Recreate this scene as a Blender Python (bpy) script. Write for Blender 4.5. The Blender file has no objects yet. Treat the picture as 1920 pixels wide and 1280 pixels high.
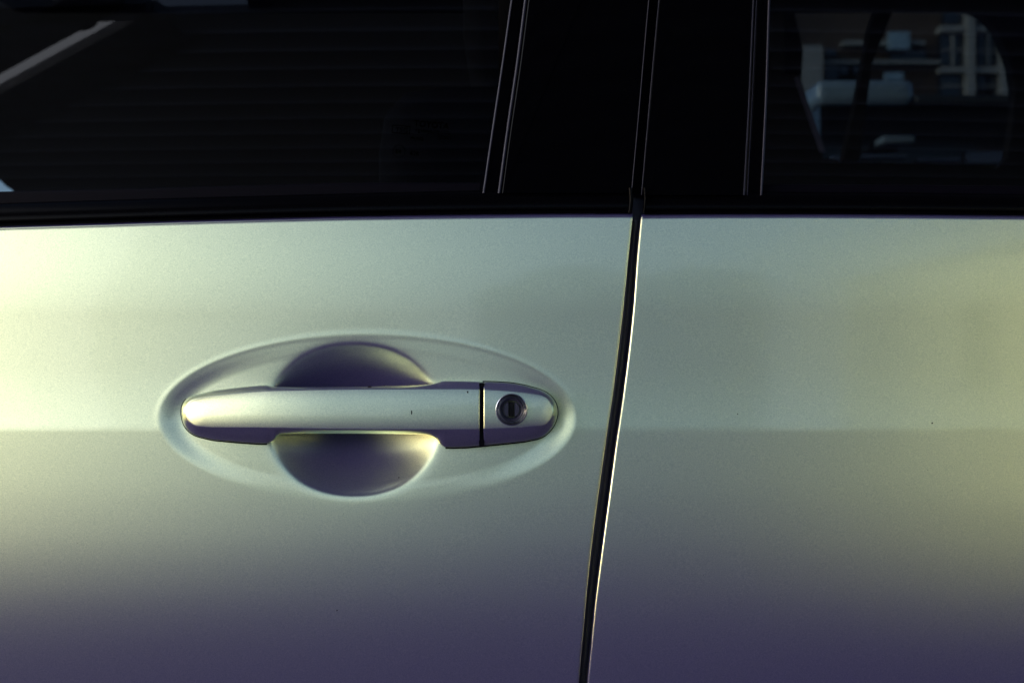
import bpy, bmesh, math
import numpy as np
from mathutils import Vector

C = bpy.context.scene
R = math.radians
# ------------------------------------------------------------ camera, sky, sun, exposure
CAM_D, CAM_Z, S = 0.8, 0.95, 0.0003          # the photo's pixel is 0.3 mm on the door
cam = bpy.data.cameras.new('camera'); cam.lens = 50; cam.sensor_width = 36
cam.clip_start = 0.02; cam.clip_end = 3000
camo = bpy.data.objects.new('camera', cam); C.collection.objects.link(camo)
camo.location = (0, -CAM_D, CAM_Z); camo.rotation_euler = (R(90), 0, 0)
cam.dof.use_dof = True; cam.dof.focus_distance = CAM_D - 0.01; cam.dof.aperture_fstop = 14
C.camera = camo

SUN_AZ, SUN_EL = 68.0, 14.0                   # degrees to the left of straight behind the camera; above the horizon
world = bpy.data.worlds.new('World'); C.world = world; world.use_nodes = True
wn = world.node_tree.nodes; wl = world.node_tree.links
sky = wn.new('ShaderNodeTexSky'); sky.sky_type = 'NISHITA'; sky.sun_disc = False
sky.sun_elevation = R(SUN_EL); sky.sun_rotation = R(180 + SUN_AZ)
sky.air_density = 0.6; sky.dust_density = 1.4; sky.ozone_density = 1.0
wl.new(sky.outputs[0], wn['Background'].inputs[0]); wn['Background'].inputs[1].default_value = 0.135

sun = bpy.data.lights.new('sun', 'SUN'); sun.energy = 1.0; sun.angle = R(90); sun.color = (1.0, 0.985, 0.97)
suno = bpy.data.objects.new('sun', sun); C.collection.objects.link(suno)
sd = Vector((-math.sin(R(SUN_AZ))*math.cos(R(SUN_EL)), -math.cos(R(SUN_AZ))*math.cos(R(SUN_EL)), math.sin(R(SUN_EL))))
suno.rotation_euler = sd.to_track_quat('Z', 'Y').to_euler(); suno.location = sd*20
C.view_settings.view_transform = 'Standard'; C.view_settings.look = 'None'
C.view_settings.exposure = 0.95; C.view_settings.gamma = 1.0

# ------------------------------------------------------------ helpers
def sc(y): return (y + CAM_D)/CAM_D
def at(px, py, y):                            # a point at depth y seen at photo pixel px, py
    k = sc(y); return ((px-960)*S*k, y, CAM_Z + (640-py)*S*k)

def mat(name, col, rough=0.5, metal=0.0, coat=0.0, spec=0.5, noise=None, bump=None, tint=None):
    m = bpy.data.materials.new(name); m.use_nodes = True
    nt = m.node_tree; b = nt.nodes['Principled BSDF']
    b.inputs['Base Color'].default_value = (*col, 1); b.inputs['Roughness'].default_value = rough
    b.inputs['Metallic'].default_value = metal; b.inputs['Coat Weight'].default_value = coat
    b.inputs['Coat Roughness'].default_value = 0.02; b.inputs['Specular IOR Level'].default_value = spec
    tc = nt.nodes.new('ShaderNodeTexCoord')
    if noise:
        n = nt.nodes.new('ShaderNodeTexNoise'); n.inputs['Scale'].default_value = noise[0]; n.inputs['Detail'].default_value = noise[2] if len(noise) > 2 else 3
        nt.links.new(tc.outputs['Object'], n.inputs['Vector'])
        mx = nt.nodes.new('ShaderNodeMix'); mx.data_type = 'RGBA'
        f = noise[1]; c2 = tint or tuple(min(1, c*(1+f)) for c in col)
        mx.inputs['A'].default_value = (*[c*(1-f) for c in col], 1); mx.inputs['B'].default_value = (*c2, 1)
        nt.links.new(n.outputs['Fac'], mx.inputs['Factor']); nt.links.new(mx.outputs['Result'], b.inputs['Base Color'])
    if bump:
        n2 = nt.nodes.new('ShaderNodeTexNoise'); n2.inputs['Scale'].default_value = bump[0]; n2.inputs['Detail'].default_value = 2
        nt.links.new(tc.outputs['Object'], n2.inputs['Vector'])
        bp = nt.nodes.new('ShaderNodeBump'); bp.inputs['Strength'].default_value = bump[1]; bp.inputs['Distance'].default_value = bump[2]
        nt.links.new(n2.outputs['Fac'], bp.inputs['Height']); nt.links.new(bp.outputs['Normal'], b.inputs['Normal'])
    return m

def paint_mat():
    """violet diffuse added to tint shaded areas, green-silver flakes with a short-tailed lobe, clear coat on top"""
    m = bpy.data.materials.new('silver_green_metallic_paint'); m.use_nodes = True; nt = m.node_tree; nt.nodes.clear()
    N = nt.nodes.new; Lk = nt.links.new
    o = N('ShaderNodeOutputMaterial'); tc = N('ShaderNodeTexCoord')
    n = N('ShaderNodeTexNoise'); n.inputs['Scale'].default_value = 1500; n.inputs['Detail'].default_value = 3
    Lk(tc.outputs['Object'], n.inputs['Vector'])
    cr = N('ShaderNodeMapRange'); cr.inputs['From Min'].default_value = 0.3; cr.inputs['From Max'].default_value = 0.7
    Lk(n.outputs['Fac'], cr.inputs['Value'])
    mx = N('ShaderNodeMix'); mx.data_type = 'RGBA'
    mx.inputs['A'].default_value = (*FLAKE_A, 1); mx.inputs['B'].default_value = (*FLAKE_B, 1)
    Lk(cr.outputs['Result'], mx.inputs['Factor'])
    bp = N('ShaderNodeBump'); bp.inputs['Strength'].default_value = 0.10; bp.inputs['Distance'].default_value = 0.00012
    Lk(n.outputs['Fac'], bp.inputs['Height'])
    gl = N('ShaderNodeBsdfAnisotropic'); gl.distribution = 'BECKMANN'; gl.inputs['Roughness'].default_value = FLAKE_ROUGH
    Lk(mx.outputs['Result'], gl.inputs['Color']); Lk(bp.outputs['Normal'], gl.inputs['Normal'])
    df = N('ShaderNodeBsdfDiffuse'); df.inputs['Color'].default_value = (*SHADE_TINT, 1)  # violet added so weakly lit areas turn purple
    ad = N('ShaderNodeMixShader'); ad.inputs[0].default_value = 0.30
    Lk(gl.outputs[0], ad.inputs[1]); Lk(df.outputs[0], ad.inputs[2])
    ct = N('ShaderNodeBsdfAnisotropic'); ct.distribution = 'GGX'; ct.inputs['Roughness'].default_value = 0.06
    fr = N('ShaderNodeFresnel'); fr.inputs[0].default_value = 1.5
    mix = N('ShaderNodeMixShader'); Lk(fr.outputs[0], mix.inputs[0]); Lk(ad.outputs[0], mix.inputs[1]); Lk(ct.outputs[0], mix.inputs[2])
    Lk(mix.outputs[0], o.inputs[0])
    return m

def glass_mat(name, tint, dark=1.0):
    m = bpy.data.materials.new(name); m.use_nodes = True; nt = m.node_tree; nt.nodes.clear()
    o = nt.nodes.new('ShaderNodeOutputMaterial'); mix = nt.nodes.new('ShaderNodeMixShader')
    tr = nt.nodes.new('ShaderNodeBsdfTransparent'); tr.inputs[0].default_value = (*tint, 1)
    gl = nt.nodes.new('ShaderNodeBsdfGlossy'); gl.inputs['Roughness'].default_value = 0.004
    fr = nt.nodes.new('ShaderNodeFresnel'); fr.inputs[0].default_value = 1.5
    nt.links.new(fr.outputs[0], mix.inputs[0]); nt.links.new(tr.outputs[0], mix.inputs[1]); nt.links.new(gl.outputs[0], mix.inputs[2])
    nt.links.new(mix.outputs[0], o.inputs[0])
    return m

FLAKE_A, FLAKE_B, FLAKE_ROUGH, SHADE_TINT = (0.70, 0.77, 0.425), (0.95, 0.99, 0.575), 0.33, (0.13, 0.112, 0.40)
PAINT = paint_mat()
BLACK = mat('gloss_black_trim', (0.0006, 0.0006, 0.0010), rough=0.06, spec=0.15, bump=(60, 0.05, 0.0004), noise=(300, 0.3))
SATIN = mat('satin_black_moulding', (0.001, 0.001, 0.0018), rough=0.25, spec=0.05, noise=(300, 0.3), bump=(900, 0.1, 0.0002))
RUBBER = mat('black_rubber', (0.0025, 0.0022, 0.005), rough=0.45, spec=0.06, noise=(400, 0.4), bump=(1500, 0.2, 0.0002))
STRIP = mat('grey_rubber_lip', (0.03, 0.028, 0.045), rough=0.30, spec=0.5, noise=(500, 0.3))
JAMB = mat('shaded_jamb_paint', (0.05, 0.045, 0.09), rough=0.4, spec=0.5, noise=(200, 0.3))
CHROME = mat('satin_metal', (0.68, 0.70, 0.76), rough=0.22, metal=1.0, noise=(800, 0.05))
PLASTIC = mat('dark_plastic', (0.030, 0.030, 0.060), rough=0.35, noise=(900, 0.3))
GLASS = glass_mat('tinted_window_glass', (0.26, 0.30, 0.33))
ETCH = mat('black_etched_print', (0.0003, 0.0003, 0.0003), rough=1.0, spec=0.0, noise=(500, 0.3))
FABRIC = mat('dark_seat_fabric', (0.002, 0.002, 0.003), rough=0.9, spec=0.1, noise=(300, 0.4), bump=(900, 0.3, 0.001))
SPECK = mat('dark_dust_speck', (0.02, 0.018, 0.015), rough=0.9, noise=(2000, 0.3))

def link(name, me, m, parent=None, smooth=True, **props):
    o = bpy.data.objects.new(name, me); C.collection.objects.link(o)
    if m: me.materials.append(m)
    if smooth: me.polygons.foreach_set('use_smooth', [True]*len(me.polygons))
    if parent: o.parent = parent
    for k, v in props.items(): o[k] = v
    return o

def grid_mesh(name, X, Y, Z, closed=False, flip=False):
    n, m = X.shape
    co = np.stack([X, Y, Z], -1).reshape(-1, 3)
    i = np.arange(n-1)[:, None]; mm = m if closed else m-1
    j = np.arange(mm)[None, :]; j2 = (j+1) % m
    q = np.stack([i*m+j, i*m+j2, (i+1)*m+j2, (i+1)*m+j], -1).reshape(-1, 4)
    if flip: q = q[:, ::-1]
    me = bpy.data.meshes.new(name)
    me.vertices.add(len(co)); me.vertices.foreach_set('co', co.astype(np.float32).ravel())
    me.loops.add(q.size); me.loops.foreach_set('vertex_index', q.astype(np.int32).ravel())
    me.polygons.add(len(q)); me.polygons.foreach_set('loop_start', np.arange(0, q.size, 4, dtype=np.int32))
    me.update(calc_edges=True); me.validate()
    return me

def interp(x, pts):
    p = sorted(pts); return np.interp(x, [a for a, _ in p], [b for _, b in p])
def smooth_curve(pts, lo, hi, step=4, win=9):
    """piecewise-linear table, smoothed; returns a function"""
    xs = np.arange(lo-200, hi+201, step, dtype=float)
    p = sorted(pts)
    a = np.array([q[0] for q in p], float); b = np.array([q[1] for q in p], float)
    # linear extrapolation beyond the table
    ys = np.interp(xs, a, b)
    sl = (b[1]-b[0])/(a[1]-a[0]); sr = (b[-1]-b[-2])/(a[-1]-a[-2])
    ys = np.where(xs < a[0], b[0]+(xs-a[0])*sl, ys); ys = np.where(xs > a[-1], b[-1]+(xs-a[-1])*sr, ys)
    k = np.hanning(win+2)[1:-1]; k /= k.sum()
    pad = win//2
    for _ in range(2):
        yp = np.concatenate([ys[0]+(ys[0]-ys[1:pad+1][::-1]), ys, ys[-1]+(ys[-1]-ys[-pad-1:-1][::-1])])
        ys = np.convolve(yp, k, 'valid')
    return lambda v: np.interp(v, xs, ys)

# ------------------------------------------------------------ body side surface
# tilt of the sheet metal (degrees, + looks up) down the door
TILT = [(-400, 12), (380, 5.0), (440, 4.2), (590, 0.8), (690, 2.2), (797, 5.4), (811, 2.3), (900, 2.3), (1000, 1.4), (1100, -0.6), (1180, -3.0), (1280, -6.6), (1500, -10), (2400, -12)]
_py = np.arange(-600, 3000, 1.0)
_t = np.interp(_py, [p[0] for p in TILT], [p[1] for p in TILT])
_k = np.hanning(13); _k /= _k.sum(); _t = np.convolve(np.pad(_t, 6, mode='edge'), _k, 'valid')
_slope = np.tan(np.radians(_t))              # dy/dz
_y = -np.cumsum(_slope)*S                     # going down (py up) z falls, so y falls by slope*dz
_y -= np.interp(783, _py, _y)
def body_y(px, py):
    x = (px-960)*S
    return np.interp(py, _py, _y) + (x-0.03)**2/(2*4.0)

DX, DY, DA, DB = 689.0, 785.0, 393.0, 158.5
KX, KY, KA, KB = 664.0, 787.0, 163.0, 143.0
def sstep(t): t = np.clip(t, 0, 1); return t*t*t*(t*(6*t-15)+10)
def recess(px, py):
    q = np.sqrt(((px-DX)/DA)**2 + ((py-DY)/DB)**2)
    qi = np.sqrt(((px-DX)/(DA-52))**2 + ((py-DY)/(DB-40))**2)   # >1 outside the dish floor
    r1 = 1/np.maximum(q, 1e-6); r0 = 1/np.maximum(qi, 1e-6)     # where this ray leaves the rim and the floor
    t = np.clip((r1-1)/np.maximum(r1-r0, 1e-6), 0, 1); cs = np.clip(((px-DX)/DA)**2, 0, 1); rt = np.clip((px-DX)/120, 0, 1)*np.clip((DY+10-py)/60, 0, 1)
    d = (1-0.6*rt*(1-cs))*(0.0002+(0.0024+0.0006*np.clip((px-DX)/150, 0, 1))*cs**(1.8+1.6*rt+0.5*np.clip((py-DY)/80, 0, 1)))*t*t*(3-2*t)
    d += 0.0008*np.clip(1-q/0.85, 0, 1)
    rl = np.sqrt((px-DX)**2+(py-DY)**2)/np.maximum(q, 1e-6)
    d -= 0.00010*np.exp(-((q-1.0)*rl/6.5)**2)*np.clip((DY+50-py)/100, 0, 1)
    n = 2.15
    k = (np.abs((px-KX)/KA)**n + np.abs((py-KY)/KB)**n)**(1/n)
    h = 0.0180*(1-np.sqrt(np.clip(k, 0, 1.6)**2+0.02)**1.55)
    w = 0.0011
    d += 0.5*(h + np.sqrt(h*h + w*w)) * (k < 1.6)*sstep((1.6-k)/0.5)
    return d
def skin_y(px, py): return body_y(px, py) + recess(px, py)

GAPL = smooth_curve([(400,1187.5),(480,1179),(574,1170),(661,1159.5),(740,1150),(821,1137.5),(910,1125),(1000,1112.5),(1080,1103.5),(1162,1096),(1280,1085.5)], 300, 2400, win=21)
GAPR = smooth_curve([(400,1203.5),(480,1195.5),(574,1189),(660,1179.8),(750,1168),(821,1157),(910,1145.6),(1000,1133.3),(1122,1117.5),(1200,1110),(1280,1102.5)], 300, 2400, win=21)
_gr = GAPR
def GAPR(v): return _gr(v)-1.6
TOPL = smooth_curve([(-300,433),(0,423.5),(200,417.5),(320,413.5),(480,409),(640,405),(800,402.7),(900,401.5),(1050,400),(1187,400)], -800, 1300, win=31)
TOPR = smooth_curve([(1190,402),(1300,401),(1500,400.6),(1700,401.5),(1920,403.5),(2200,408)], 1100, 2900, win=31)

def skin_panel(name, side, parent):
    # rows
    v = np.concatenate([[0, .5, 1, 1.5, 2, 2.6, 3.3, 4, 5, 6, 7.5, 9, 11, 13], np.arange(15.5, 905, 2.2), np.arange(912, 1700, 25)])
    if side == 'L':
        g = np.concatenate([np.arange(-900, -20, 22), np.arange(-20, 1092, 2.2)])
        tail = np.array([0, .12, .24, .36, .48, .6, .7, .78, .84, .88, .91, .93, .945, .96, .97, .978, .985, .99, .995, 1.0])
    else:
        tail = np.array([0, .005, .01, .015, .022, .03, .04, .055, .07, .09, .12, .16, .22, .3, .4, .5, .6, .7, .8, .9])
        g = np.concatenate([np.arange(1250, 1960, 4.0), np.arange(1960, 2850, 25)])
    rows = []
    # first pass with the nominal top to find py
    PX = []; PY = []; ED = []
    for vv in v:
        py0 = 400+vv
        if side == 'L':
            e = float(GAPL(py0)); xs = min(1092.0, e-14)
            a = -900+(g+900)*(xs+900)/1992.0
            b = xs+(e-xs)*tail
            px = np.concatenate([a[:-1], b]); top = TOPL(px); ed = e-px
        else:
            e = float(GAPR(py0)); xs = 1250.0
            b = e+(xs-e)*tail
            px = np.concatenate([b, g]); top = TOPR(px); ed = px-e
        py = top+vv*(1+(400-top)/1700)
        PX.append(px); PY.append(py); ED.append(ed)
    PX = np.array(PX); PY = np.array(PY); ED = np.array(ED); V = np.repeat(v[:, None], PX.shape[1], 1)
    Y = skin_y(PX, PY)
    rt = 9.0                                  # top hem, px
    Y = Y + 0.0030*(1-np.sqrt(np.clip(1-(1-np.clip(V/rt, 0, 1))**2, 0, 1)))
    re = 5.0 if side == 'L' else 4.2                                  # gap edge, px
    Y = Y + 0.0014*(1-np.sqrt(np.clip(1-(1-np.clip(ED/re, 0, 1))**2, 0, 1)))
    # returned flanges (top row and gap column folded into the car)
    def prepend(A, row): return np.concatenate([row[None], A], 0)
    for dy in (0.012,):
        PYt = PY[0]; PXt = PX[0]
        k = sc(Y[0]+dy)/sc(Y[0])
        Yn = Y[0]+dy
        PX = prepend(PX, 960+(PXt-960)/k); PY = prepend(PY, 640+(PYt-640)/k); Y = prepend(Y, Yn)
    c = -1 if side == 'L' else 0
    px = PX[:, c]; py = PY[:, c]; yy = Y[:, c]; kk = sc(yy+0.014)/sc(yy)
    pxn = (960+(px-960)/kk)[:, None]; pyn = (640+(py-640)/kk)[:, None]; yn = (yy+0.014)[:, None]
    if side == 'L': PX = np.hstack([PX, pxn]); PY = np.hstack([PY, pyn]); Y = np.hstack([Y, yn])
    else: PX = np.hstack([pxn, PX]); PY = np.hstack([pyn, PY]); Y = np.hstack([yn, Y])
    X, YY, Z = at(PX, PY, Y)
    me = grid_mesh(name, X, YY, Z, flip=True)
    return link(name, me, PAINT, parent)

def empty(name, loc, **props):
    o = bpy.data.objects.new(name, None); C.collection.objects.link(o); o.location = loc
    for k, v in props.items(): o[k] = v
    return o
def place_under(o, parent):                   # keep world coordinates for meshes modelled in place
    o.parent = parent; o.matrix_parent_inverse = parent.matrix_world.inverted()
    return o

car = empty('parked_car', (0, 0, 0), label='silver green car filling the view, its side doors, handle and key lock shown', category='car')

front_skin = skin_panel('front_door', 'L', car)
rear_skin = skin_panel('rear_door', 'R', car)

# ------------------------------------------------------------ swept and slab helpers
def sweep(name, path, prof, m, parent, caps=True, **props):
    """path: list of (px, py, y); prof: list of (across px, depth m) swept along, across = perpendicular in the picture plane"""
    P = np.array([p[:2] for p in path], float); D = np.array([p[2] for p in path], float)
    T = np.gradient(P, axis=0); T /= np.linalg.norm(T, axis=1)[:, None]
    N = np.stack([T[:, 1], -T[:, 0]], 1)
    X = []; 
    for a, d in prof:
        q = P+N*a; X.append(np.stack(at(q[:, 0], q[:, 1], D+d), -1))
    A = np.stack(X, 0)                        # prof x path x 3
    me = grid_mesh(name, A[..., 0], A[..., 1], A[..., 2])
    bm = bmesh.new(); bm.from_mesh(me)
    bmesh.ops.holes_fill(bm, edges=[e for e in bm.edges if e.is_boundary], sides=0)
    bmesh.ops.recalc_face_normals(bm, faces=bm.faces); bm.to_mesh(me); bm.free()
    o = link(name, me, m, parent, **props)
    try: me.set_sharp_from_angle(angle=R(50))
    except Exception: pass
    return o

def dense(pts, step=8):
    """resample (px, py) table along its length through a smooth curve"""
    p = np.array(pts, float); d = np.r_[0, np.cumsum(np.linalg.norm(np.diff(p, axis=0), axis=1))]
    t = np.linspace(0, d[-1], max(2, int(d[-1]/step)))
    # Catmull-Rom like smoothing through cubic Hermite
    out = []
    for k in range(2):
        m_ = np.gradient(p[:, k], d)
        i = np.clip(np.searchsorted(d, t, side='right')-1, 0, len(d)-2)
        h = d[i+1]-d[i]; u = (t-d[i])/h
        out.append((2*u**3-3*u**2+1)*p[i, k] + (u**3-2*u**2+u)*h*m_[i] + (-2*u**3+3*u**2)*p[i+1, k] + (u**3-u**2)*h*m_[i+1])
    return np.stack(out, 1)

def slab(name, left, right, y0, thick, m, parent, edge=3.0, rnd=0.0012, crown=0.0, tilt=0.0, **props):
    """a strip between two (px, py) curves running top to bottom; rounded long edges; y0 at py=350, leaning back by tilt (rad)"""
    n = 60
    def rs(c):
        d = dense(c, 4); ys = np.linspace(d[0, 1], d[-1, 1], n)
        o = np.argsort(d[:, 1]); return np.interp(ys, d[o, 1], d[o, 0]), ys
    lx, ly = rs(left); rx, ry = rs(right)
    if ly[0] > ly[-1]: lx, ly = lx[::-1], ly[::-1]
    if ry[0] > ry[-1]: rx, ry = rx[::-1], ry[::-1]
    w = rx-lx
    cols = []
    def yb(py): return y0+np.tan(tilt)*(350-py)*S
    e = np.minimum(edge, w*0.45)
    spec = [(0, 1, thick), (0, 1, rnd)]
    for a in (20, 40, 60, 75): spec.append((1-math.cos(R(a)), 1, rnd*(1-math.sin(R(a)))))
    L = [(('L', f*1.0), d) for f, _, d in spec] + [(('L', 1.0), 0.0)]
    mid = [(('M', f), 0.0) for f in (0.1, 0.3, 0.5, 0.7, 0.9)]
    Rr = [(('R', s[0][1]), s[1]) for s in L[::-1]]
    for (kind, f), d in L+mid+Rr:
        if kind == 'L': x = lx+e*f
        elif kind == 'R': x = rx-e*f
        else: x = lx+e+(w-2*e)*f
        y = ly+(ry-ly)*((x-lx)/w)
        fr = (x-lx)/w; dd = d-crown*(1-(2*fr-1)**2)
        Y = yb(y)+dd
        cols.append(np.stack(at(x, y, Y), -1))
    A = np.stack(cols, 1)
    me = grid_mesh(name, A[..., 0], A[..., 1], A[..., 2])
    bm = bmesh.new(); bm.from_mesh(me)
    bmesh.ops.holes_fill(bm, edges=[e_ for e_ in bm.edges if e_.is_boundary], sides=0)
    bmesh.ops.recalc_face_normals(bm, faces=bm.faces); bm.to_mesh(me); bm.free()
    o = link(name, me, m, parent, **props)
    try: me.set_sharp_from_angle(angle=R(60))
    except Exception: pass
    return o

def box(name, x0, x1, y0, y1, z0, z1, m, parent=None, bevel=0.0, **props):
    bm = bmesh.new(); bmesh.ops.create_cube(bm, size=1)
    for v in bm.verts: v.co = ((x0+x1)/2+v.co.x*(x1-x0), (y0+y1)/2+v.co.y*(y1-y0), (z0+z1)/2+v.co.z*(z1-z0))
    if bevel: bmesh.ops.bevel(bm, geom=bm.edges[:], offset=bevel, segments=3, profile=0.6, affect='EDGES')
    me = bpy.data.meshes.new(name); bm.to_mesh(me); bm.free()
    return link(name, me, m, parent, smooth=bool(bevel), **props)

# ------------------------------------------------------------ door gap: jamb and rubber seal behind it
LEAN = R(19)
pys = np.arange(330, 2300, 12.0)
mid = 0.5*(GAPL(pys)+GAPR(pys))
path = [(float(a), float(b), float(body_y(a, b))) for a, b in zip(mid, pys)]
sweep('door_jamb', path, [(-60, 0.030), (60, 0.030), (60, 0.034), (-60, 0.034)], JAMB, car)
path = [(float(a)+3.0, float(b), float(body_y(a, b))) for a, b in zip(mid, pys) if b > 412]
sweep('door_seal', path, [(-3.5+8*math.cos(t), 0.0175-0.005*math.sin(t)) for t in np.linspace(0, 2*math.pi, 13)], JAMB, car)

# ------------------------------------------------------------ belt mouldings
def belt(name, xs, bot, top, parent, m=SATIN):
    bt = bot(xs); tp = top(xs); h = bt-tp
    # cross-section from bottom lip up: (fraction of height, depth relative to skin)
    prof = [(0.0, 0.006), (0.0, 0.0005), (0.02, -0.0006), (0.07, -0.0012), (0.11, -0.0008), (0.13, 0.0006), (0.16, 0.0008), (0.20, -0.0006), (0.30, -0.0012),
            (0.60, -0.0008), (0.86, 0.0006), (0.95, 0.0020), (1.0, 0.0040), (1.0, 0.012)]
    rows = []
    for f, d in prof:
        y = bt+0.9-h*f
        Y = body_y(xs, bt)+d+0.0008+np.tan(R(12))*h*f*S
        rows.append(np.stack(at(xs, y, Y), -1))
    A = np.stack(rows, 0)
    me = grid_mesh(name, A[..., 0], A[..., 1], A[..., 2])
    bm = bmesh.new(); bm.from_mesh(me)
    bmesh.ops.holes_fill(bm, edges=[e for e in bm.edges if e.is_boundary], sides=0)
    bmesh.ops.recalc_face_normals(bm, faces=bm.faces); bm.to_mesh(me); bm.free()
    o = link(name, me, m, parent)
    try: me.set_sharp_from_angle(angle=R(50))
    except Exception: pass
    return o
BTL = smooth_curve([(-300,388),(0,380),(300,371),(640,362),(800,358),(900,356),(1187,355)], -800, 1300, win=21)
BTR = smooth_curve([(1200,358),(1450,358.5),(1700,360),(1920,363),(2200,367)], 1100, 2900, win=21)
belt('belt_moulding', np.r_[np.arange(-900, 0, 60.), np.arange(0, 1184, 12.), 1184.], lambda x: TOPL(x), BTL, front_skin)
belt('belt_moulding', np.r_[1209., np.arange(1215, 1930, 12.), np.arange(1960, 2850, 60.)], lambda x: TOPR(x), BTR, rear_skin)
# moulding end caps by the gap
for nm, (xa, xb), par in (('moulding_end', (1176.5, 1186.5), front_skin), ('moulding_end', (1204.5, 1211.5), rear_skin)):
    lx = [(xa+1, 352), (xa+2.6, 375), (xa, 399)]; rx = [(xb, 352), (xb+.6, 375), (xb-1.5, 399)]
    slab(nm, lx, rx, float(body_y(xa, 380))-0.0012, 0.012, SATIN, par, edge=3, rnd=0.0016, crown=0.0006)

YW = float(body_y(960, 400))                  # skin depth at the belt line
# inner glass lips: thin rubber between glass and moulding
GLL = smooth_curve([(-300,366),(0,359.5),(350,351),(640,343),(800,343),(915,343)], -800, 1300, win=15)
GLR = smooth_curve([(1425,346),(1700,347),(1920,349),(2200,352)], 1100, 2900, win=15)
def lip(xs, top, bot, parent):
    rows = []
    for f, d in ((0, 0.016), (0, 0.0105), (0.06, 0.0098), (0.14, 0.0095), (0.5, 0.0088), (1.15, 0.0078), (1.3, 0.016)):
        t = top(xs); b = bot(xs); y = t+(b-t)*f
        rows.append(np.stack(at(xs, y, body_y(xs, b)+d), -1))
    A = np.stack(rows, 0); me = grid_mesh('glass_wiper', A[..., 0], A[..., 1], A[..., 2], flip=True)
    o = link('glass_wiper', me, RUBBER, parent)
    try: me.set_sharp_from_angle(angle=R(50))
    except Exception: pass
lip(np.r_[np.arange(-900, 0, 60.), np.arange(0, 912, 12.)], GLL, BTL, front_skin)
lip(np.r_[np.arange(1430, 1930, 12.), np.arange(1960, 2850, 60.)], GLR, BTR, rear_skin)

# ------------------------------------------------------------ pillars and window channels
def ext(c):                                   # continue a curve above the picture
    (x0, y0), (x1, y1) = c[0], c[1]
    k = (x0-x1)/(y0-y1)
    return [(x0+k*(-420-y0)+6, -420)] + c
L1 = [(957.5,0),(940.5,120),(922.5,240),(904.5,362)]
L1b = [(x+4, y) for x, y in L1]
L2 = [(989.5,0),(974,120),(956.5,240),(940,362)]
L2a = [(x-6, y) for x, y in L2]
PRr = [(1217.5,0),(1198.6,213),(1185,362)]
QLl = [(1234.7,0),(1217.5,189),(1202,366)]
QRa = [(1411,0),(1402.5,189),(1393,366)]
Q2 = [(1414.5,0),(1406.2,189),(1397,366)]
Q2b = [(1419.5,0),(1411,189),(1402,366)]
Q3a = [(1440,0),(1433.5,196),(1425,366)]
Q3 = [(1444.5,0),(1438,196),(1429.5,366)]
y_p = YW+0.0035
slab('pillar_cover', ext(L2), ext(PRr), y_p, 0.014, BLACK, front_skin, edge=4, rnd=0.0012, crown=0.0008, tilt=LEAN)
slab('window_channel', ext(L1b), ext(L2a), y_p+0.0025, 0.012, BLACK, front_skin, edge=3, rnd=0.001, crown=-0.0004, tilt=LEAN)
slab('channel_lip', ext(L1), ext([(x+.6, y) for x, y in L1b]), y_p+0.0012, 0.010, STRIP, front_skin, edge=2.2, rnd=0.0012, tilt=LEAN)
slab('channel_lip', ext([(x-1, y) for x, y in L2a]), ext([(x-1.2, y) for x, y in L2]), y_p-0.0003, 0.010, STRIP, front_skin, edge=2.6, rnd=0.0016, tilt=LEAN)
slab('pillar_cover', ext(QLl), ext(QRa), y_p, 0.014, BLACK, rear_skin, edge=4, rnd=0.0012, crown=0.0008, tilt=LEAN)
slab('channel_lip', ext(QRa), ext(Q2), y_p+0.0006, 0.010, STRIP, rear_skin, edge=1.8, rnd=0.0010, tilt=LEAN)
slab('window_channel', ext(Q2b), ext(Q3a), y_p+0.0030, 0.012, BLACK, rear_skin, edge=3, rnd=0.001, crown=-0.0004, tilt=LEAN)
slab('channel_lip', ext([(x-2.2, y) for x, y in Q2b]), ext([(x+.4, y) for x, y in Q2b]), y_p+0.0022, 0.010, STRIP, rear_skin, edge=1.2, rnd=0.0008, tilt=LEAN)
slab('channel_lip', ext(Q3a), ext(Q3), y_p+0.0014, 0.010, STRIP, rear_skin, edge=2.2, rnd=0.0012, tilt=LEAN)
slab('pillar_lip', ext([(x-1.8, y) for x, y in PRr]), ext(PRr), y_p-0.0006, 0.012, STRIP, front_skin, edge=0.8, rnd=0.0006, tilt=LEAN)
slab('pillar_lip', ext(QLl), ext([(x+1.8, y) for x, y in QLl]), y_p-0.0006, 0.012, STRIP, rear_skin, edge=0.8, rnd=0.0006, tilt=LEAN)
slab('pillar_seal', ext([(x-6, y) for x, y in PRr]), ext([(x+6, y) for x, y in QLl]), y_p+0.020, 0.006, RUBBER, car, edge=2, rnd=0.001, tilt=LEAN)

# ------------------------------------------------------------ glass
def glass(name, x0, x1, parent):
    pxs = np.linspace(x0, x1, 40); pyv = np.linspace(372, -430, 40)
    PX, PY = np.meshgrid(pxs, pyv)
    zz = (372-PY)*S
    Y = body_y(PX, 400)+0.0125 + np.tan(LEAN-R(3))*zz + zz**2/(2*1.6)
    out = []
    X, Yy, Z = at(PX, PY, Y)
    me = grid_mesh(name, X, Yy, Z)
    # real thickness: 4 mm
    bm = bmesh.new(); bm.from_mesh(me)
    bmesh.ops.recalc_face_normals(bm, faces=bm.faces); bm.to_mesh(me); bm.free()
    return link(name, me, GLASS, parent), (lambda px, py: float(body_y(px, 400))+0.0125+math.tan(LEAN-R(3))*(372-py)*S+((372-py)*S)**2/3.2)
gl_front, gy = glass('window_glass', -900, 935, front_skin)
gl_rear, _ = glass('window_glass', 1410, 2850, rear_skin)

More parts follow.
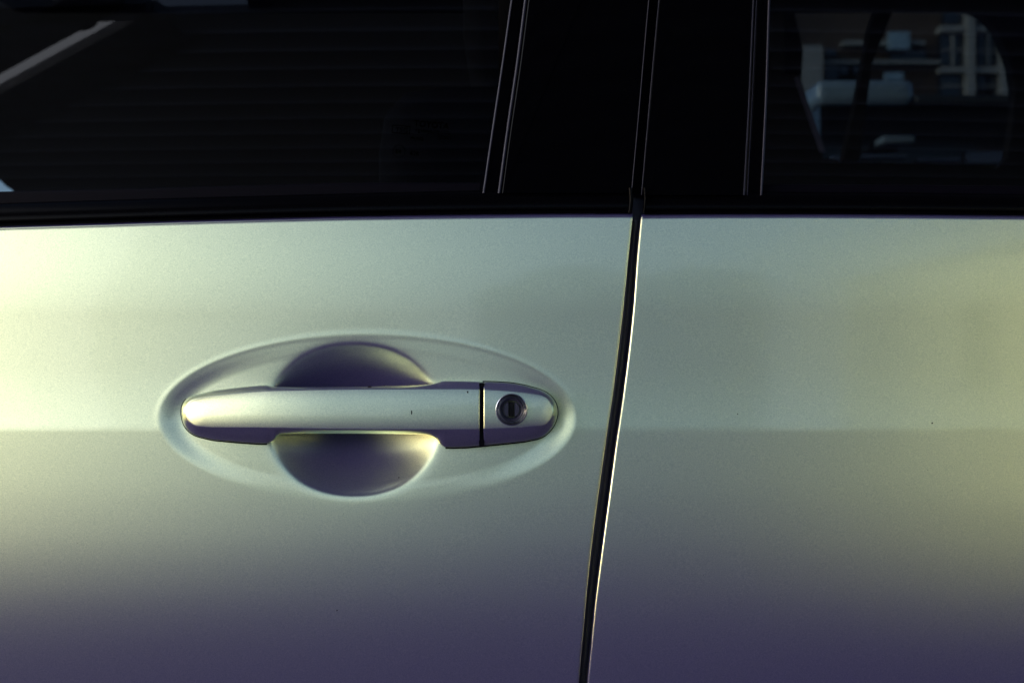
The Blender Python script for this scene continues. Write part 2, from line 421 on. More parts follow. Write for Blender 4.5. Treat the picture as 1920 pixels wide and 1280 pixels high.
# etched marks in the corner of the front glass
def etched(txt, px, py, hpx, spread=1.0, bold=0.0):
    cu = bpy.data.curves.new('glass_marking', 'FONT'); cu.body = txt; cu.size = hpx*S*1.40; cu.space_character = spread
    cu.offset = bold; cu.extrude = 0.00005; cu.align_x = 'LEFT'
    t = bpy.data.objects.new('tmp', cu); C.collection.objects.link(t)
    bpy.context.view_layer.update()
    me = bpy.data.meshes.new_from_object(t.evaluated_get(bpy.context.evaluated_depsgraph_get()))
    bpy.data.objects.remove(t)
    a = R(-5)
    for v in me.vertices:
        dx = v.co.x/S; dy = v.co.y/S
        X = px+dx*math.cos(a)-dy*math.sin(a); Y = py-(dx*math.sin(a)+dy*math.cos(a))
        v.co = at(X, Y, gy(X, Y)-0.00035-v.co.z)
    return me
def etched_ring(px, py, r, w=1.0):
    bm = bmesh.new(); n = 40; vs = []
    for k in range(n):
        t = 2*math.pi*k/n
        vs.append([bm.verts.new(at(px+rr*math.cos(t), py+rr*math.sin(t), gy(px, py)-0.0004)) for rr in (r, r-w)])
    for k in range(n): bm.faces.new((vs[k][0], vs[(k+1) % n][0], vs[(k+1) % n][1], vs[k][1]))
    me = bpy.data.meshes.new('glass_marking'); bm.to_mesh(me); bm.free(); return me
def etched_box(px, py, w, h, t=1.0):
    bm = bmesh.new(); a = R(5)
    def q(x0, y0, x1, y1):
        f = []
        for x, y in ((x0, y0), (x1, y0), (x1, y1), (x0, y1)):
            X = px+x*math.cos(a)-y*math.sin(a); Y = py+x*math.sin(a)+y*math.cos(a); f.append(bm.verts.new(at(X, Y, gy(X, Y)-0.0004)))
        bm.faces.new(f)
    q(-w/2, -h/2, w/2, -h/2+t); q(-w/2, h/2-t, w/2, h/2); q(-w/2, -h/2+t, -w/2+t, h/2-t); q(w/2-t, -h/2+t, w/2, h/2-t)
    me = bpy.data.meshes.new('glass_marking'); bm.to_mesh(me); bm.free(); return me
marks = [etched('TOYOTA', 776, 236, 11, 1.05, 0.00004), etched('TEMPERED', 777, 248, 6.5, 1.1), etched('TSG', 741, 247, 9, 1.1),
         etched_box(752, 243, 34, 15), etched_ring(833, 258, 12), etched('CCC', 825, 260, 6, 0.9), etched_ring(748, 284, 12), etched('E4', 741, 287, 8, 1.0),
         etched('43R', 768, 291, 8), etched('M-AS2', 769, 262, 6.5)]
for me in marks: link('glass_marking', me, ETCH, front_skin, smooth=False)

# ------------------------------------------------------------ door handle
T_SIL = [(375,737.5),(400,731),(450,725),(485,721.8),(499,721),(505,722.8),(519,724.8),(600,725),(700,723.8),(787,721.5),(806,720.2),(818,717.3),(827,713.8),(834,713),(870,713.4),(902,714.5),(930,715),(960,717),(985,721.5),(1010,728.5)]
B_SIL = [(375,820),(400,826),(450,830.5),(485,833),(499,833),(507,830.5),(514,826),(519,818.5),(527,814),(561,813),(700,813.3),(790,814.2),(803,815.8),(812,819),(818,824),(825,834),(833,840),(850,840.5),(877,839.7),(902,837),(930,834.5),(960,831.4),(985,828.5),(1010,823)]
T_FR = [(375,745),(400,740.8),(450,735.5),(500,731.5),(600,729),(700,727.6),(800,727.3),(870,727.3),(902,727.8),(960,732),(1010,738)]
B_FR = [(375,801.5),(400,802),(500,802.8),(600,804.8),(700,806),(800,806.5),(902,805.6),(960,803),(1010,799.4)]
RA0 = [(1022,733.5),(1032,740.5),(1040,750),(1045,761),(1046.5,773),(1044,787),(1038,800),(1028,812),(1019,819)]
RA1 = [(1018,740),(1025,743.5),(1031,749.5),(1035,758),(1036.8,769),(1035.5,781),(1031,790),(1024,796),(1017,798.6)]
LA0 = [(364,816),(354,809.5),(346,800),(341,787),(339,771),(341,759),(346.5,750),(354.5,743.5),(364,740)]
LA1 = [(367,800.5),(359,797),(352.5,791),(348.8,782),(347.4,771),(348.6,761.5),(353,754),(359,749.3),(367,746.8)]
xst = np.unique(np.r_[np.arange(375, 495, 5.), np.arange(495, 532, 1.5), np.arange(532, 796, 8.), np.arange(796, 840, 1.5), np.arange(840, 1010, 5.), 1010.])
def arc(a, n=4):
    p = dense(a, 1.0); return p[np.linspace(0, len(p)-1, len(a)*n).astype(int)]
def closed_pair():
    t0 = np.stack([xst, interp(xst, T_SIL)], 1); t1 = np.stack([xst, interp(xst, T_FR)], 1)
    xb = xst[::-1]; b0 = np.stack([xb, interp(xb, B_SIL)], 1); b1 = np.stack([xb, interp(xb, B_FR)], 1)
    r0 = arc([T_SIL[-1]]+RA0+[B_SIL[-1]]); r1 = arc([T_FR[-1]]+RA1+[B_FR[-1]])
    l0 = arc([B_SIL[0]]+LA0+[T_SIL[0]]); l1 = arc([B_FR[0]]+LA1+[T_FR[0]])
    return np.vstack([t0, r0[1:-1], b0, l0[1:-1]]), np.vstack([t1, r1[1:-1], b1, l1[1:-1]])
P0, P1 = closed_pair()
def smooth_closed(P, w, it):
    for _ in range(it): P = P*(1-w)+w*0.5*(np.roll(P, 1, 0)+np.roll(P, -1, 0))
    return P
P1 = smooth_closed(P1, 0.5, 6); P0 = smooth_closed(P0, 0.5, 1)
def y_front(x): return -0.0190 + 0.0100*np.abs((x-640)/300)**2.3*np.where(x < 640, 1.0, 0.0) + 0.0030*np.abs((x-640)/400)**2.2*np.where(x >= 640, 1.0, 0.0)
def lean(p): return (768-p[:, 1])*S*math.tan(R(4.5))
def cross():
    n = len(P0)
    xm = np.clip(P1[:, 0], 392, 1000)
    zm = 0.5*(interp(xm, T_FR)+interp(xm, B_FR)); M = np.stack([xm, zm], 1)
    foot = np.clip(np.maximum((519-P0[:, 0])/14, (P0[:, 0]-808)/16), 0, 1); foot = foot*foot*(3-2*foot)
    ysk = skin_y(P0[:, 0], P0[:, 1])
    # under the feet follow the dish floor, not the cup
    q = 0.0034+body_y(P0[:, 0], P0[:, 1])
    y0 = foot*(q+0.004) + (1-foot)*(y_front(P0[:, 0])+0.0180)
    rings = []
    for s in (0.0, 0.15, 0.3, 0.45, 0.6, 0.72, 0.82, 0.89, 0.94):
        q_ = M+(P1-M)*s
        rings.append((q_, y_front(q_[:, 0])-0.0007*(1-s**2.4)+lean(q_)))
    # rounded shoulder
    c_y = y_front(P1[:, 0])+0.0002+lean(P1)
    A = (M+(P1-M)*0.955, y_front(P1[:, 0])-0.0007*(1-0.955**2.4)+lean(M+(P1-M)*0.955))
    wl = lambda u: 0.12*u+0.88*(1-(1-min(1.0, u/0.30))**1.5)
    f = 0.03
    Bp = (P1+(P0-P1)*wl(f), c_y+(y0-c_y)*f)
    for u in (0, .2, .4, .6, .8, 1):
        w = ((1-u)**2, 2*u*(1-u), u*u)
        rings.append((A[0]*w[0]+P1*w[1]+Bp[0]*w[2], A[1]*w[0]+c_y*w[1]+Bp[1]*w[2]))
    for u in (0.06, 0.09, 0.12, 0.15, 0.18, 0.21, 0.25, 0.29, 0.34, 0.4, 0.5, 0.65, 0.8, 0.93):
        bow = 1.0
        rings.append((P1+(P0-P1)*wl(u), c_y+(y0-c_y)*u))
    rings.append((P0, y0))
    # roll under to the hidden back
    rings.append((P0+(M-P0)*0.06, y0+0.0012)); rings.append((P0+(M-P0)*0.25, y0+0.0020)); rings.append((P0+(M-P0)*0.9, y0+0.0022))
    return rings
rings = cross()
PXr = np.array([r[0][:, 0] for r in rings]); PYr = np.array([r[0][:, 1] for r in rings]); Yr = np.array([r[1] for r in rings])
HX, HY, HZ = at(PXr, PYr, Yr)
hme = grid_mesh('grip', HX, HY, HZ, closed=True)
def cut_handle(keep_left):
    bm = bmesh.new(); bm.from_mesh(hme)
    bmesh.ops.remove_doubles(bm, verts=bm.verts, dist=1e-6)
    bmesh.ops.recalc_face_normals(bm, faces=bm.faces)
    xc = ((899.3 if keep_left else 906.4)-960)*S*0.975
    sg = 1 if keep_left else -1
    r = bmesh.ops.bisect_plane(bm, geom=bm.verts[:]+bm.edges[:]+bm.faces[:], dist=1e-7, plane_co=(xc-sg*0.0007, 0, 0), plane_no=(sg, 0, 0), clear_outer=True)
    edge = [e for e in bm.edges if e.is_boundary and abs(e.verts[0].co.x-(xc-sg*0.0007)) < 1e-5 and abs(e.verts[1].co.x-(xc-sg*0.0007)) < 1e-5]
    cz = at(902, 770, 0)[2]
    for dx, ins in ((0.00025, 0.00004), (0.00022, 0.00012), (0.00015, 0.00020), (0.00008, 0.0003), (0.0, 0.005)):
        rr = bmesh.ops.extrude_edge_only(bm, edges=edge)
        nv = [g for g in rr['geom'] if isinstance(g, bmesh.types.BMVert)]
        edge = [g for g in rr['geom'] if isinstance(g, bmesh.types.BMEdge)]
        for v in nv:
            d = Vector((0, 0.004-v.co.y, cz-v.co.z)); d.normalize()
            v.co += Vector((sg*dx, 0, 0))+d*ins
    bmesh.ops.recalc_face_normals(bm, faces=bm.faces)
    me = bpy.data.meshes.new('grip'); bm.to_mesh(me); bm.free(); return me
handle_base = at(690, 785, 0.004)
grip = link('door_handle', cut_handle(True), PAINT, car)
# hidden back of the grip darkened so the cup stays in shade
GRIP_SHADE = mat('darkened_grip_back', (0.035, 0.038, 0.06), rough=0.5, spec=0.3, noise=(400, .3))
grip.data.materials.append(GRIP_SHADE)
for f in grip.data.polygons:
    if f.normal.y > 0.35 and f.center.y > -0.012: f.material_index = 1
cap_me = cut_handle(False)
# round lock opening in the end cap
LX, LY = 959.0, 768.0
lc = Vector(at(LX, LY, float(y_front(LX))-0.003)); RO = 27.6*S*sc(lc.y)
bm = bmesh.new(); bm.from_mesh(cap_me)
near = [f for f in bm.faces if f.calc_center_median().y < -0.010 and (Vector((f.calc_center_median().x-lc.x, f.calc_center_median().z-lc.z))).length < 0.014]
bmesh.ops.subdivide_edges(bm, edges=list({e for f in near for e in f.edges}), cuts=3, use_grid_fill=True)
kill = [f for f in bm.faces if f.calc_center_median().y < -0.010 and Vector((f.calc_center_median().x-lc.x, f.calc_center_median().z-lc.z)).length < RO]
bmesh.ops.delete(bm, geom=kill, context='FACES')
for v in bm.verts:
    if v.co.y < -0.010 and v.is_boundary:
        d = Vector((v.co.x-lc.x, v.co.z-lc.z))
        if d.length < RO*1.25: d = d.normalized()*RO; v.co.x = lc.x+d.x; v.co.z = lc.z+d.y
bm.to_mesh(cap_me); bm.free()
cap = link('handle_cap', cap_me, PAINT, grip)

def lathe(name, prof, m, parent, c=lc, n=72, **props):
    """prof: (radius px, depth m from the cap face), turned about the lock's axis"""
    t = np.linspace(0, 2*np.pi, n, endpoint=False)
    r = np.array([p[0] for p in prof])*S*sc(c.y); d = np.array([p[1] for p in prof])
    X = c.x+r[:, None]*np.cos(t); Z = c.z+r[:, None]*np.sin(t); Y = np.repeat((c.y+d)[:, None], n, 1)
    me = grid_mesh(name, X, Y, Z, closed=True)
    bm = bmesh.new(); bm.from_mesh(me); bmesh.ops.remove_doubles(bm, verts=bm.verts, dist=1e-7); bmesh.ops.recalc_face_normals(bm, faces=bm.faces); bm.to_mesh(me); bm.free()
    o = link(name, me, m, parent)
    try: me.set_sharp_from_angle(angle=R(40))
    except Exception: pass
    return o
YC = 0.0012                                    # local face level near the rim
lathe('lock_bezel', [(30.4, YC+0.0006), (30.4, YC-0.0002), (29.8, YC-0.0006), (28.8, YC-0.0007), (28.0, YC-0.0004), (27.2, YC+0.0002), (22.8, YC+0.0016), (22.6, YC+0.010)], CHROME, grip)
lathe('lock_collar', [(22.7, YC+0.0035), (22.2, YC+0.0022), (21.2, YC+0.0018), (19.5, YC+0.0020), (17.8, YC+0.0034), (17.0, YC+0.0034), (16.8, YC+0.010)], PLASTIC, grip)
# lock cylinder: two half-moon faces beside a recessed slot
for sgn in (-1, 1):
    bm = bmesh.new(); pts = []
    for k in range(17):
        a = -math.pi/2+math.pi*k/16
        x = max(15.5*math.cos(a), 5.4); z = min(max(15.5*math.sin(a), -14.4), 14.4); pts.append((sgn*x, z))
    k_ = S*sc(lc.y)
    f = bm.faces.new([bm.verts.new((lc.x+a*k_, lc.y+YC+0.0024, lc.z+b*k_)) for a, b in pts])
    r = bmesh.ops.extrude_face_region(bm, geom=[f])
    for g in r['geom']:
        if isinstance(g, bmesh.types.BMVert): g.co.y += 0.004
    bmesh.ops.remove_doubles(bm, verts=bm.verts, dist=1e-6)
    bmesh.ops.recalc_face_normals(bm, faces=bm.faces)
    bmesh.ops.bevel(bm, geom=[e for e in bm.edges if all(v.co.y < lc.y+YC+0.0025 for v in e.verts)], offset=0.00025, segments=2, affect='EDGES')
    me = bpy.data.meshes.new('lock_face'); bm.to_mesh(me); bm.free()
    link('lock_face', me, PLASTIC, grip, smooth=False)
k_ = S*sc(lc.y)
box('key_slot', lc.x-4.4*k_, lc.x+4.4*k_, lc.y+YC+0.0038, lc.y+YC+0.0065, lc.z-13.6*k_, lc.z+13.6*k_, mat('slot_shutter', (0.003, 0.003, 0.005), rough=0.5, spec=0.2, noise=(500, .3)), grip, bevel=0.0003)

# dark filler added inside the split between grip and cap as its shade
zt, zb = at(0, 717.5, -0.008)[2], at(0, 834.5, -0.008)[2]
box('split_shade', (898.5-960)*S*0.98, (907.5-960)*S*0.98, float(y_front(902))+0.0035, float(body_y(902, 775))+0.003, zb, zt, RUBBER, grip)

# thin rubber gasket between the handle feet and the dish
def gasket(mask, name='handle_gasket'):
    idx = [i for i in range(len(P0)) if mask(P0[i])]
    # order contiguous
    start = next(k for k in range(len(idx)) if (idx[k-1]+1) % len(P0) != idx[k]) if len(idx) < len(P0) else 0
    idx = idx[start:]+idx[:start]
    Q = P0[idx]; yy = np.minimum(0.0026+body_y(Q[:, 0], Q[:, 1]), skin_y(Q[:, 0], Q[:, 1])-0.0001)
    T = np.gradient(Q, axis=0); T /= np.linalg.norm(T, axis=1)[:, None]+1e-9; N = np.stack([T[:, 1], -T[:, 0]], 1)
    rows = []
    for a, d in ((-6, 0.001), (-0.5, -0.0002), (0.5, -0.0004), (1.0, 0.0003), (1.0, 0.003)):
        q = Q+N*a; rows.append(np.stack(at(q[:, 0], q[:, 1], yy+d), -1))
    A = np.stack(rows, 0); me = grid_mesh(name, A[..., 0], A[..., 1], A[..., 2])
    bm = bmesh.new(); bm.from_mesh(me); bmesh.ops.recalc_face_normals(bm, faces=bm.faces); bm.to_mesh(me); bm.free()
    link(name, me, RUBBER, grip)
gasket(lambda p: p[0] < 502 and p[1] > 752 or p[0] < 350); gasket(lambda p: p[0] > 834 and p[1] > 760 or p[0] > 900)

# ------------------------------------------------------------ specks of dust and paint chips
rng = np.random.default_rng(4)
spots = [(772, 773, 1.6, 4, 'h'), (877, 735, 1.4, 3, 'h'), (1748, 793, 1.6, 1.6, 's'), (748, 895, 1.5, 1.5, 's'), (1383, 776, 1.2, 1.4, 's'), (632, 1144, 1.3, 1.5, 's'), (693, 725, 4.5, 1.6, 'h'), (1106, 1222, 1.6, 2, 's')]
for _ in range(26): spots.append((rng.uniform(10, 1900), rng.uniform(430, 1270), rng.uniform(.4, .8), rng.uniform(.4, .8), 's'))
for parent, sel in ((front_skin, lambda p: p[0] < GAPL(p[1])-6 and p[4] == 's'), (rear_skin, lambda p: p[0] > GAPR(p[1])+6 and p[4] == 's'), (grip, lambda p: p[4] == 'h')):
    bm = bmesh.new()
    for p in spots:
        if not sel(p): continue
        if p[4] == 'h':
            s_ = abs((p[1]-767)/39); y = float(y_front(p[0]))-0.0007*(1-min(1, s_)**2.4)-0.00005+(768-p[1])*S*math.tan(R(4.5))
        else: y = float(skin_y(p[0], p[1]))-0.0001
        c = Vector(at(p[0], p[1], y))
        vs = []
        for k in range(7):
            a = 2*math.pi*k/7+0.4; rr = rng.uniform(.7, 1.2)
            vs.append(bm.verts.new(c+Vector((math.cos(a)*p[2]*S*rr, 0, math.sin(a)*p[3]*S*rr))))
        top = bm.verts.new(c+Vector((0, -0.00025, 0)))
        for k in range(7): bm.faces.new((vs[k], vs[(k+1) % 7], top))
    bmesh.ops.recalc_face_normals(bm, faces=bm.faces)
    me = bpy.data.meshes.new('dust_speck'); bm.to_mesh(me); bm.free(); link('dust_speck', me, SPECK, parent, kind='stuff')

# ------------------------------------------------------------ the rest of the car: interior and far side
DARK = mat('dark_interior_trim', (0.003, 0.003, 0.004), rough=0.8, spec=0.2, noise=(80, .3))
box('cabin_floor', -1.3, 1.5, 0.06, 1.50, 0.30, 0.36, DARK, car)
box('roof', -0.75, 1.4, 0.22, 1.34, 1.44, 1.50, DARK, car, bevel=0.02)
box('firewall', -1.36, -1.30, 0.06, 1.50, 0.30, 0.95, DARK, car)
box('rear_bulkhead', 1.5, 1.56, 0.06, 1.50, 0.30, 1.05, DARK, car)
def seat(x):
    s = box('seat', x-0.26, x+0.26, 0.22, 0.68, 0.42, 0.58, FABRIC, car, bevel=0.04)
    b = box('seat_back', x+0.18, x+0.34, 0.22, 0.68, 0.55, 1.14, FABRIC, s, bevel=0.05)
    box('headrest', x+0.24, x+0.35, 0.33, 0.57, 1.16, 1.32, FABRIC, s, bevel=0.04)
seat(-0.28); seat(0.62)
# far door panels with a window opening behind the rear glass, drawn where it stands (y = 1.45)
YF = 1.45
def far_panel(name, poly, m, y=YF, t=0.03, parent=car):
    bm = bmesh.new(); f = bm.faces.new([bm.verts.new(at(px, py, y)) for px, py in poly])
    r = bmesh.ops.extrude_face_region(bm, geom=[f])
    for g in r['geom']:
        if isinstance(g, bmesh.types.BMVert): g.co.y += t
    bmesh.ops.recalc_face_normals(bm, faces=bm.faces)
    me = bpy.data.meshes.new(name); bm.to_mesh(me); bm.free(); return link(name, me, m, parent, smooth=False)
far_panel('far_front_blocker', [(24, 700), (24, 357), (12, 350), (0, 338), (-60, 322), (-1200, 322), (-1200, -120), (1480, -120), (1484, 0), (1506, 95), (1502, 150), (1530, 240), (1545, 300), (1545, 700)], DARK)  # closed where the far front window would be, keeping the front glass dark
far_panel('far_window_frame', [(1545, 700), (1545, 297), (1600, 302), (1700, 305), (1800, 311), (1870, 316), (1890, 296), (1900, 230), (1903, 170), (1895, 120), (1872, 60), (1846, 30), (1800, 10), (1484, 4), (1480, -120), (2600, -120), (2600, 700)], DARK)
slabp = far_panel('far_pillar', [(1655, -20), (1690, -20), (1635, 120), (1612, 300), (1582, 300), (1608, 180), (1630, 60)], DARK, y=1.30)
bm = bmesh.new(); bm.faces.new([bm.verts.new(at(*p)) for p in ((1470, -60, 1.38), (1920, -60, 1.38), (1920, 330, 1.52), (1470, 330, 1.52))])
me = bpy.data.meshes.new('far_window_glass'); bm.to_mesh(me); bm.free(); link('far_window_glass', me, GLASS, car, smooth=False)
# slim grab bar by the far opening
far_panel('seat_belt', [(1490, 145), (1498, 145), (1548, 285), (1538, 285)], mat('belt_webbing', (0.05, 0.05, 0.10), rough=.7, noise=(600, .3)), y=1.25, t=0.004)

# ------------------------------------------------------------ the place: ground, carport, building and car beyond, unseen objects added for reflections
GROUND = mat('violet_grey_asphalt', (0.055, 0.042, 0.110), rough=0.85, spec=0.3, noise=(9, 0.25, 6), bump=(180, 0.5, 0.004))
me = bpy.data.meshes.new('ground'); me.from_pydata([(-600, -600, 0), (600, -600, 0), (600, 600, 0), (-600, 600, 0)], [], [(0, 1, 2, 3)]); link('ground', me, GROUND, kind='structure', smooth=False)

exec_later = []
# building across the lot behind the car, seen through both rear windows
CREAM = mat('cream_render', (0.34, 0.35, 0.33), rough=0.8, noise=(3, .15, 6))
BROWN = mat('brown_infill', (0.085, 0.06, 0.045), rough=0.8, noise=(4, .3, 6))
PANE = mat('dark_window_pane', (0.02, 0.03, 0.04), rough=0.08, spec=0.8, noise=(2, .3))
YB = 14.0
bld = empty('building', at(1700, 640, YB)[:2]+(0,), label='cream framed building with brown panels seen dimly through the rear window glass', category='building')
def bpart(name, px0, py0, px1, py1, m, y=YB, t=0.3, parent=bld):
    a = at(px0, py0, y); b = at(px1, py1, y)
    o = box(name, min(a[0], b[0]), max(a[0], b[0]), y, y+t, min(a[2], b[2]), max(a[2], b[2]), m)
    return place_under(o, parent)
bpy.context.view_layer.update()
bpart('wall', 1100, -200, 2600, 690, BROWN, y=YB+0.3, t=2.0)
for px in (1400, 1815, 1878, 1945, 2010, 2080): bpart('column', px, -180, px+14, 690, CREAM, t=0.25)
for py in (-100, -20, 48, 125): bpart('beam', 1765, py, 2590, py+11, CREAM, y=YB+0.05, t=0.2)
bpart('side_wall', 1500, 85, 1543, 690, CREAM, y=YB-0.2)
for a, b, c_, d in ((1548, 92, 1568, 105), (1548, 122, 1572, 148), (1670, 95, 1735, 118), (1764, 66, 1812, 122), (1764, 140, 1812, 200), (1834, 66, 1874, 122)):
    bpart('window', a, b, c_, d, PANE, y=YB+0.15)
bpart('ledge', 1543, 113, 1765, 119, CREAM, y=YB+0.1); bpart('ledge', 1582, 76, 1735, 84, CREAM, y=YB+0.1)
for a, b, c_, d in ((1575, 122, 1590, 140), (1600, 122, 1615, 140), (1770, 20, 1808, 44), (1834, 20, 1874, 44), (1834, 140, 1848, 170), (1856, 140, 1874, 170), (1896, 66, 1940, 122), (1896, 140, 1940, 190)):
    bpart('window', a, b, c_, d, PANE, y=YB+0.16)
for px in (1786, 1852): bpart('mullion', px, 60, px+3, 122, CREAM, y=YB+0.1, t=.05)
for py in (92, 160): bpart('glazing_bar', 1766, py, 1876, py+2.5, CREAM, y=YB+0.12, t=.02)
BLUEB = mat('pale_blue_panel', (0.30, 0.45, 0.55), rough=0.5, noise=(3, .1))
bpart('panel', 1668, 60, 1706, 92, BLUEB, y=YB+0.0, t=.1); bpart('panel', 1660, 136, 1694, 150, BLUEB, y=YB+0.0, t=.1)
# pale blue van parked beyond the car; its roof edge shows through the rear glass
YV = 4.0
vx0, vx1 = at(1530, 640, YV)[0], at(1712, 640, YV)[0]
van = empty('parked_van', ((vx0+vx1)/2, YV, 0), label='pale blue van parked in front of the cream building, beyond the car', category='van')
bpy.context.view_layer.update()
VAN = mat('pale_blue_van_paint', (0.36, 0.50, 0.60), rough=0.35, coat=1.0, noise=(2, .05))
VGL = mat('van_dark_glass', (0.01, 0.012, 0.015), rough=0.05, spec=0.6, noise=(2, .2))
zr = at(0, 150, YV)[2]; zs = at(0, 198, YV)[2]
def vbox(name, x0, x1, y0, y1, z0, z1, m, bevel=0.0, parent=None):
    return place_under(box(name, x0, x1, y0, y1, z0, z1, m, bevel=bevel), parent or van)
body = vbox('body', vx0-.05, 5.2, YV, YV+1.7, 0.35, 1.10, VAN, bevel=0.05)
vbox('window_band', vx0+.02, 5.1, YV+.03, YV+1.67, 1.105, zs, VGL)
vbox('roof', vx0, vx1+.0, YV-.01, YV+1.7, zs+.003, zr, VAN, bevel=0.03)
vbox('roof', vx1+.006, 5.1, YV-.01, YV+1.7, zs+.003, zs+.035, mat('van_dark_roof', (.04, .05, .06), rough=.4, noise=(3, .2)), bevel=0.01)
a, b = at(1638, 277, YV), at(1697, 264, YV)
vbox('mirror_cap', a[0], b[0], YV-.12, YV-.01, a[2], b[2], mat('pale_mirror', (.28, .36, .42), rough=.3, noise=(3, .1)), bevel=0.008)
for p in ((1560, 292, 1612, 299), (1620, 290, 1700, 296), (1722, 296, 1800, 302), (1815, 285, 1880, 306)):
    a, b = at(p[0], p[3], YV), at(p[2], p[1], YV)
    vbox('window_trim', a[0], b[0], YV-.01, YV+.02, a[2], b[2], mat('blue_grey_trim', (.12, .16, .26), rough=.4, noise=(3, .2)))
for x in (vx0+.6, 4.4):
    bm = bmesh.new(); bmesh.ops.create_cone(bm, cap_ends=True, segments=32, radius1=0.32, radius2=0.32, depth=0.2)
    bmesh.ops.rotate(bm, verts=bm.verts, matrix=__import__('mathutils').Matrix.Rotation(R(90), 3, 'X')); bmesh.ops.translate(bm, verts=bm.verts, vec=(x, YV+.08, .32))
    me = bpy.data.meshes.new('wheel'); bm.to_mesh(me); bm.free(); place_under(link('wheel', me, RUBBER), van)

# carport roof over the bays in front of the doors; its added translucent stripes show faintly in the glass
STEEL = mat('dark_ribbed_roofing', (0.15, 0.16, 0.20), rough=0.5, noise=(2, .2, 5))
HC = 2.75
cp = empty('carport', (0.5, -4.5, 0), label='dark ribbed carport roof mirrored as faint stripes in the front window', category='carport')
bpy.context.view_layer.update()
def corrugated(y_near, y_far, z, pitch, left, right):
    n = int((y_near-y_far)/pitch*6)
    ys = np.linspace(y_near, y_far, n); zz = z+0.026*np.clip(1.8*np.sin(2*np.pi*(ys-y_near)/pitch), -1, 1)
    xl = left(ys); xr = right(ys)
    X = np.stack([xl, xr], 1)
    Y = np.stack([ys, ys], 1); Z = np.repeat(zz[:, None], 2, 1)
    return grid_mesh('roof_sheet', X, Y, Z)
SEAM = lambda ys: np.where(ys > -1.39, -0.68, -0.92+1.78*(ys+1.39))
place_under(link('roof_sheet', corrugated(3.2, -4.2, HC, 0.075, SEAM, lambda y: 7.0+0*y), STEEL, smooth=False), cp)
def translucent_ribs(m, lo, hi, tint):
    # striped translucency added so the sheets show pale bands in the glass
    nt = m.node_tree; out = nt.nodes['Material Output']; b = nt.nodes['Principled BSDF']
    tc = nt.nodes.new('ShaderNodeTexCoord'); sx = nt.nodes.new('ShaderNodeSeparateXYZ'); nt.links.new(tc.outputs['Object'], sx.inputs[0])
    ma = nt.nodes.new('ShaderNodeMath'); ma.operation = 'MULTIPLY'; ma.inputs[1].default_value = 2*math.pi/0.075; nt.links.new(sx.outputs[1], ma.inputs[0])
    si = nt.nodes.new('ShaderNodeMath'); si.operation = 'SINE'; nt.links.new(ma.outputs[0], si.inputs[0])
    mr = nt.nodes.new('ShaderNodeMapRange'); mr.inputs['From Min'].default_value = -1; mr.inputs['To Min'].default_value = lo; mr.inputs['To Max'].default_value = hi
    nt.links.new(si.outputs[0], mr.inputs['Value'])
    tr = nt.nodes.new('ShaderNodeBsdfTranslucent'); tr.inputs[0].default_value = (*tint, 1)
    mx = nt.nodes.new('ShaderNodeMixShader'); nt.links.new(mr.outputs[0], mx.inputs[0]); nt.links.new(b.outputs[0], mx.inputs[1]); nt.links.new(tr.outputs[0], mx.inputs[2])
    nt.links.new(mx.outputs[0], out.inputs[0])
BAY_GREEN = mat('dark_green_bay_roofing', (0.035, 0.055, 0.035), rough=0.6, noise=(5, .6, 6))  # second bay added to keep overhead dark, green in place of foliage
place_under(link('roof_sheet', corrugated(-1.355, -4.2, HC, 0.075, lambda y: -9.0+0*y, lambda y: np.minimum(SEAM(y), -0.92)-np.interp(-y, [1.36, 1.8], [0.07, 0.20])), BAY_GREEN, smooth=False), cp)
def edge_cap(a, b, w):
    a = Vector((*a, HC-0.035)); b = Vector((*b, HC-0.035)); n_ = (b-a).normalized().cross(Vector((0, 0, 1)))*w
    bm = bmesh.new(); f = bm.faces.new([bm.verts.new(v) for v in (a, b, b+n_, a+n_)])
    r = bmesh.ops.extrude_face_region(bm, geom=[f])
    for g in r['geom']:
        if isinstance(g, bmesh.types.BMVert): g.co.z += 0.05
    bmesh.ops.recalc_face_normals(bm, faces=bm.faces); me = bpy.data.meshes.new('edge_cap'); bm.to_mesh(me); bm.free()
    place_under(link('edge_cap', me, STEEL, smooth=False), cp)
edge_cap((-0.93, -1.385), (-5.94, -4.2), -0.14); edge_cap((-0.99, -1.36), (-6.14, -4.2), 0.10)
translucent_ribs(STEEL, 0.0, 0.32, (0.8, 0.85, 1.0)); translucent_ribs(BAY_GREEN, 0.0, 0.10, (0.7, 1.0, 0.75))
edge_cap((-9.0, -1.355), (-0.94, -1.355), 0.06); edge_cap((-0.68, 3.2), (-0.68, -1.38), -0.06)
for x, y in ((6.8, 2.2), (6.8, -4.0), (3.4, 2.5), (-8.8, -4.1)):
    place_under(box('post', x-.06, x+.06, y-.06, y+.06, 0, HC, STEEL), cp)
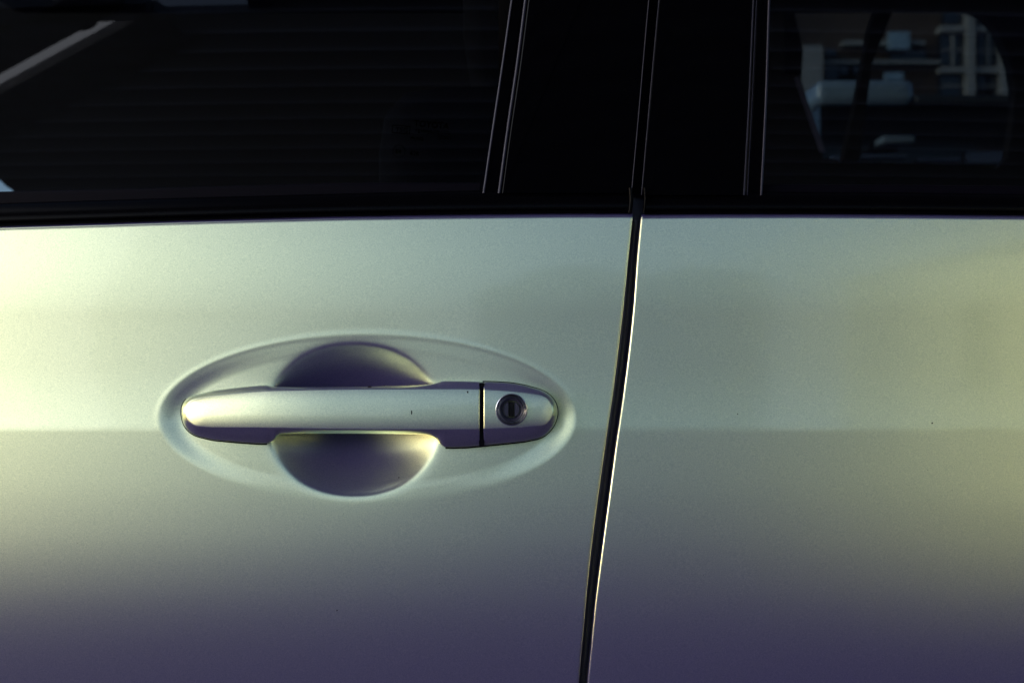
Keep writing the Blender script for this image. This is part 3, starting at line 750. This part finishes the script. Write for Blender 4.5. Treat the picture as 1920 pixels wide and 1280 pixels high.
# low pale wall and dark hedge added unseen to band the door reflections
WALL = mat('pale_rendered_wall', (0.62, 0.64, 0.42), rough=0.8, noise=(2, .1, 5))
HEDGE = mat('hedge_leaves', (0.035, 0.06, 0.03), rough=0.8, noise=(1.5, .5, 6))
w = box('added_wall', -40, 60, -19.3, -19.0, 0, 1.7, WALL, label='low pale rendered wall out of view, added for the bright band in the door paint', category='wall')
rng = np.random.default_rng(7)
bm = bmesh.new()
n = 1600
for _ in range(n):
    c = Vector((rng.uniform(-1, 5), rng.uniform(-22.5, -19.8), 0)); top = 3.6+0.5*math.sin(c.x*0.6)+0.3*math.sin(c.x*1.9)
    c.z = rng.uniform(0.8, top); a = rng.normal(size=(2, 3)); a /= np.linalg.norm(a, axis=1)[:, None]; s_ = 0.28
    bm.faces.new([bm.verts.new(c+Vector(a[0])*s_), bm.verts.new(c+Vector(a[1])*s_*.6), bm.verts.new(c-Vector(a[0])*s_), bm.verts.new(c-Vector(a[1])*s_*.6)])
me = bpy.data.meshes.new('added_hedge'); bm.to_mesh(me); bm.free(); link('added_hedge', me, HEDGE, smooth=False, kind='stuff')


# cream house right of the carport, unseen, added to warm the rear door
CREAMY = mat('warm_cream_render', (0.72, 0.78, 0.48), rough=0.85, noise=(1.2, .1, 6))
# its long side faces the low sun
added_house = empty('added_house', (9.5, -14, 0), label='cream house with tiled roof, unseen, added for the warm glow in the rear door', category='added_house')
bpy.context.view_layer.update()
place_under(box('wall', 7.2, 12, -22, -8.0, 0, 3.6, CREAMY), added_house)
bm = bmesh.new()
vs = [bm.verts.new(p) for p in ((6.9, -22.3, 3.61), (12.3, -22.3, 3.61), (12.3, -7.2, 3.61), (6.9, -7.2, 3.61), (9.6, -20, 4.9), (9.6, -9.5, 4.9))]
for f in ((0, 1, 4), (1, 2, 5, 4), (2, 3, 5), (3, 0, 4, 5), (3, 2, 1, 0)): bm.faces.new([vs[i] for i in f])
me = bpy.data.meshes.new('roof'); bm.to_mesh(me); bm.free()
place_under(link('roof', me, mat('brown_roof_tiles', (.20, .11, .07), rough=.8, noise=(3, .3, 5)), smooth=False), added_house)
for y in (-19, -15, -11):
    wf = place_under(box('window', 7.14, 7.2, y-.6, y+.6, 1.1, 2.3, mat('white_window_frame', (.75, .75, .72), rough=.5, noise=(5, .05))), added_house)
    box('pane', 7.12, 7.139, y-.52, y+.52, 1.18, 2.22, PANE, wf)
